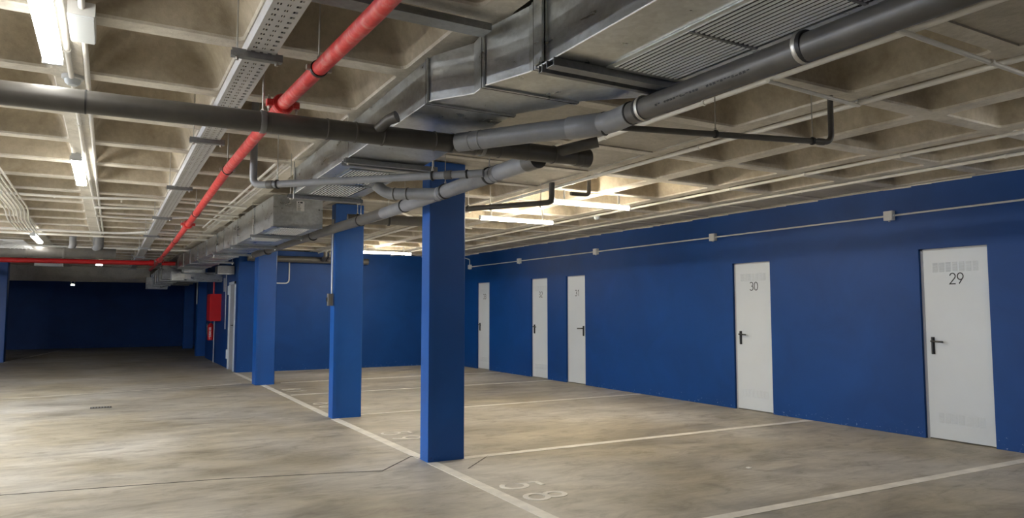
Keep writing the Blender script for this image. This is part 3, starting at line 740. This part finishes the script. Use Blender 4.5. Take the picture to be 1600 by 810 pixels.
conduit([(7.06, -2, zc), (7.06, 17.3, zc)], .0165, 'ivory conduit under the rib nearest the blue wall', clips=clips_y(7.06, [1.2+k*2.2 for k in range(8)]))
conduit([(3.1, 2.04, zc-.034), (5.6, 2.12, zc-.034)], .014, 'ivory conduit crossing the ribs at the upper right corner', clips=clips_x(2.07, [4.2], zc-.034))
conduit([(3.42, 2.93, zc-.02), (4.36, 2.99, zc-.02)], .013, 'short ivory conduit between two ribs above the waste pipe')
conduit([(-.240, -2, zc), (-.240, 4.96, zc)], .015, 'ivory conduit ending at the grey detector at upper left', clips=clips_y(-.240, [1, 2.4, 3.0, 4.45]))
conduit([(-.235, 5.10, zc), (-.232, 7.2, zc), (-.20, 11.0, zc), (-.16, 15, zc)], .015, 'left of two ivory conduits beside the left tube lights', clips=clips_y(-.233, [6.2]))
conduit([(-.155, -2, zc), (-.155, 3.775, zc)], .015, 'ivory conduit entering the near side of the ceiling junction box')
conduit([(-.155, 4.165, zc), (-.155, 9, zc), (-.12, 15, zc)], .015, 'right of two ivory conduits beyond the ceiling junction box')
conduit([(-4, 10.05, zc-.042), (-.3, 10.0, zc-.042), (.4, 9.7, zc-.042), (1.55, 9.9, zc-.042)], .016, 'nearest ivory conduit crossing left of the cable tray', clips=clips_x(10.03, [-1, -.6, .1], zc-.042), rad=.3)
conduit([(-.2, 10.85, zc-.042), (.5, 10.6, zc-.042), (1.6, 10.9, zc-.042)], .016, 'second ivory conduit crossing towards the middle duct', rad=.3)
conduit([(-.2, 11.8, zc-.042), (.45, 11.9, zc-.042), (1.0, 11.3, zc-.042), (1.55, 11.4, zc-.042)], .016, 'third ivory conduit crossing with a slight wave', rad=.3)
conduit([(-4, 14.4, zc-.042), (.2, 14.3, zc-.042), (.6, 13.7, zc-.042), (1.9, 13.9, zc-.042)], .020, 'fourth ivory conduit crossing before the grey riser pipes', rad=.3)
conduit([(-4, 15.0, zc-.042), (.1, 15.0, zc-.042), (1.9, 14.7, zc-.042)], .020, 'fifth ivory conduit crossing just before the grey riser pipes')
conduit([(-4, 18.0, zc-.042), (1.8, 17.6, zc-.042)], .024, 'sixth ivory conduit crossing in front of the red cross pipe')
conduit([(1.35, 7.0, zc), (1.35, 13.0, zc)], .012, 'first of three thin conduits above the middle duct')
conduit([(1.42, 7.0, zc), (1.42, 13.0, zc)], .012, 'second of three thin conduits above the middle duct')
conduit([(1.49, 7.0, zc), (1.49, 13.0, zc)], .012, 'third of three thin conduits above the middle duct')
for k in range(7):
    x = -1.27+k*.042
    conduit([(x+.10, 7.5, 2.728), (x+.07, 11.2, 2.728), (x-.03, 12.4, 2.72), (x-.06, 14.1, 2.72)], .010,
            ['outermost', 'second', 'third', 'middle', 'fifth', 'sixth', 'innermost'][k]+' white conduit of the bundle at the left edge, counted from the left', rad=.5)
conduit([(7.92, -3, 2.51), (7.92, 16.17, 2.51)], .011, 'long white conduit running along the right blue wall', 'box')
conduit([(7.92, 16.25, 2.56), (7.92, 16.25, 2.70), (7.92, 16.55, 2.76)], .011, 'short white conduit rising in the right wall corner', 'box', rad=.05)
conduit([(3.35, 17.43, 2.06), (3.73, 17.43, 2.06), (3.73, 17.43, 2.68)], .016, 'white conduit bent up on the rear blue wall', 'box', rad=.1)
conduit([(2.575, 9.43, 1.62), (2.575, 9.43, 2.62)], .012, 'white conduit down the second column to its switch', 'box')
conduit([(2.42, 24.38, 1.62), (2.42, 24.38, 2.5)], .02, 'white conduit on the column beyond the hose cabinet', 'box')
conduit([(2.585, 19.3, .95), (2.585, 19.3, 2.5)], .012, 'white conduit between grey door and hose cabinet', 'box')
conduit([(3.2, 9.0, zc-.04), (4.2, 10.2, zc-.04), (5.2, 10.6, zc-.04)], .014, 'ivory conduit curving behind the nearest column', rad=.4)
# junction boxes
for y_, lb in ((5.08, 'junction box nearest door 29'), (7.88, 'junction box above and left of door 30'), (10.86, 'junction box right of door 31'), (13.73, 'junction box above left of door 32'), (16.22, 'junction box in the far corner of the wall')):
    t = thing('junction_box', (XW, y_, 2.51), 'light grey '+lb, 'junction box', 'junction boxes on the blue wall')
    s_ = .055
    MB().box((XW-.05, y_-s_, 2.51-s_), (XW-.001, y_+s_, 2.51+s_)).build('box_body', M['box'], t)
    MB().box((XW-.058, y_-s_+.004, 2.51-s_+.004), (XW-.05, y_+s_-.004, 2.51+s_-.004)).build('box_lid', M['box'], t)
    MB().tube([(XW-.025, y_-s_-.012, 2.51), (XW-.025, y_-s_, 2.51)], .018, 10).build('cable_gland', M['box'], t, True)
    MB().tube([(XW-.025, y_, 2.51-s_-.012), (XW-.025, y_, 2.51-s_)], .012, 10).build('cable_gland', M['box'], t, True)
t = thing('junction_box', (-.18, 3.97, 2.78), 'white square junction box on the ceiling rib at upper left', 'junction box')
MB().box((-.212, 3.78, 2.765), (-.10, 4.16, ZC-.001)).build('box_body', M['box'], t)
MB().box((-.207, 3.785, 2.757), (-.105, 4.155, 2.765)).build('box_lid', M['white'], t)
t = thing('switch_box', (2.565, 9.44, 1.55), 'dark grey switch box on the side of the second column', 'switch')
MB().tube([(2.545, 9.405, 1.47), (2.545, 9.405, 1.63)], .042, 8).build('box_body', M['pvc'], t, True)
MB().box((2.50, 9.395, 1.52), (2.515, 9.43, 1.58)).build('rocker', M['black'], t)
def detector(x, y, label, r=.05, z=ZC):
    t = thing('smoke_detector', (x, y, z), label, 'smoke detector')
    MB().tube([(x, y, z-.001), (x, y, z-.02), (x, y, z-.025)], [r, r, r*.9], 20).build('detector_base', M['box'], t, True)
    MB().tube([(x, y, z-.025), (x, y, z-.045), (x, y, z-.06)], [r*.75, r*.7, r*.45], 20).build('sensor_head', M['white'], t, True)
detector(6.20, 8.49, 'white smoke detector beside the tube light near the right wall', .055, ZC-.03)
detector(-.235, 5.03, 'grey smoke detector on the rib just above the thick drain pipe', .06)

# ---------------------------------------------------------------- lamps
def tube_light(cx, cy, z, L, axis, label, m='lamp', wd=.06, susp=0):
    t = thing('tube_light', (cx, cy, z), label, 'lamp')
    def bxx(u0, u1, v0, v1, z0, z1):
        return ((cx+u0, cy+v0, z0), (cx+u1, cy+v1, z1)) if axis == 'x' else ((cx+v0, cy+u0, z0), (cx+v1, cy+u1, z1))
    h = wd/2
    MB().box(*bxx(-L/2, L/2, -h*.8, h*.8, z+.035, z+.06)).build('lamp_housing', M['box'], t)
    d_ = MB(); prof = [(-h, .034), (-h*.9, .012), (-h*.5, 0), (h*.5, 0), (h*.9, .012), (h, .034)]
    P = []
    for u in (-L/2+.02, L/2-.02):
        for (v, zz) in prof: P.append((cx+u, cy+v, z+zz) if axis == 'x' else (cx+v, cy+u, z+zz))
    n = len(prof); d_.v = P
    for k in range(n-1): d_.f.append((k, k+1, n+k+1, n+k)); d_.m.append(0)
    d_.f.append(tuple(range(n))); d_.f.append(tuple(range(n, 2*n))[::-1]); d_.f.append((0, n, 2*n-1, n-1)); d_.m += [0, 0, 0]
    d_.build('diffuser', M[m], t)
    for s in (-1, 1): MB().box(*bxx(s*L/2-.02 if s > 0 else s*L/2, s*L/2 if s > 0 else s*L/2+.02, -h, h, z, z+.036)).build('end_cap', M['box'], t)
    if susp:
        for s in (-.35, .35):
            (a0, a1, a2), (b0, b1, b2) = bxx(s*L-.01, s*L+.01, -.01, .01, z+.06, ZC if susp == 1 else susp); MB().box((a0, a1, a2), (b0, b1, b2)).build('mounting_bracket', M['box'], t)
    return t
tube_light(-.30, 3.66, 2.70, 1.52, 'y', 'large glowing tube light at the upper left corner', 'lampw', .095, 1)
tube_light(-.29, 8.02, 2.72, 1.50, 'y', 'glowing tube light left, beyond the thick drain pipe', 'lampw', .095, 1)
tube_light(-1.15, 15.2, 2.66, 1.55, 'y', 'small distant tube light at the left among white conduits', 'lampw', .095, 1)
tube_light(5.07, 7.03, 2.66, 1.15, 'x', 'bright tube light right of nearest column, the higher of the pair', 'lamp', .045, 1)
tube_light(5.02, 8.76, 2.66, 1.20, 'x', 'bright tube light right of nearest column, the lower of the pair', 'lamp', .045, 3.105)
tube_light(5.24, 15.0, 2.65, 1.25, 'x', 'tube light between first and second columns', 'lamp', .045, 1)
tube_light(-.25, 22.9, 2.66, .20, 'x', 'tiny round lamp glow right of the red pipe crossing', 'lampw', .12, 1)
tube_light(-1.04, 27.9, 2.25, .14, 'x', 'tiny lamp glow before the dark far wall', 'lampw', .12, 1)
# unseen lamps added behind and beside the view to brighten the hall
tube_light(5.6, -1.2, 2.66, 1.15, 'x', 'unseen tube light added to the bay row behind the camera', 'lampw', .045, 1)
tube_light(6.35, 1.2, 2.66, 1.15, 'x', 'unseen tube light added at the right, beside the camera', 'lampn', .045, 1)  # added to brighten the near wall, floor and ceiling at the right
for r_, (x_, nm) in enumerate(((-4.8, 'second'), (-7.4, 'third'))):  # rows added so that side light reaches the columns and right wall
    for k, yy in enumerate((3.2, 6.2, 9.0, 12.0)):
        if k == 0 and r_ == 0: continue
        tube_light(x_, yy, 2.64, 1.52, 'y', nm+' added row, unseen tube light left of the view, '+('level with the camera', 'level with the nearest column', 'level with the second column', 'level with the third column')[k], 'lampd', .19, 1)

# perforated light frame and white housing under the red cross pipe
t = thing('louvre_fixture', (-1.2, 20, 2.5), 'white slotted ceiling fixture just under the red cross pipe', 'lamp')
MB().box((-1.55, 20.2, 2.47), (-.98, 20.5, 2.56)).build('fixture_body', M['white'], t)
for x in (-1.45, -1.1): rod(x, 20.35, 2.56, ZC, t)
for k in range(8): MB().box((-1.45+k*.055, 20.19, 2.535), (-1.42+k*.055, 20.2, 2.558)).build('slot', M['black'], t)

# ---------------------------------------------------------------- fire cabinet and extinguisher
t = thing('hose_cabinet', (2.46, 20.5, 1.14), 'red fire hose cabinet on the corridor wall', 'fire cabinet')
MB().box((2.34, 20.22, 1.14), (2.598, 20.9, 1.85)).build('cabinet_body', M['rednew'], t)
MB().box((2.325, 20.235, 1.155), (2.34, 20.885, 1.835)).build('cabinet_door', M['rednew'], t)
MB().tube([(2.42, 20.3, 1.85), (2.42, 20.3, 2.178)], .022, 12).build('supply_pipe', M['rednew'], t, True)
t = thing('fire_extinguisher', (2.5, 21.4, .60), 'red fire extinguisher hanging below the hose cabinet', 'fire extinguisher')
MB().tube([(2.50, 21.4, .60), (2.50, 21.4, .615), (2.50, 21.4, 1.0), (2.50, 21.4, 1.05), (2.50, 21.4, 1.07)], [.07, .085, .085, .05, .03], 20).build('cylinder_body', M['rednew'], t, True)
MB().tube([(2.50, 21.4, 1.07), (2.50, 21.4, 1.11)], .022, 10).build('valve', M['black'], t, True)
MB().tube(bend([(2.50, 21.4, 1.09), (2.40, 21.4, 1.07), (2.41, 21.38, .75)], .05), .011, 8).build('hose', M['black'], t, True)
lb_ = MB()
for k in range(6): lb_.box((2.44, 21.313, .70+k*.045), (2.50, 21.316, .725+k*.045))
lb_.build('instruction_label', M['paper'], t)
MB().tube([(2.56, 21.2, .0), (2.56, 21.2, 1.13)], .012, 8).build('stand_pipe', M['box'], t, True)
t = tag(MB().box((2.592, 19.55, 1.9), (2.599, 19.85, 2.25)).build('wall_sign', M['frame']), 'small framed notice beside the grey corridor door', 'sign')
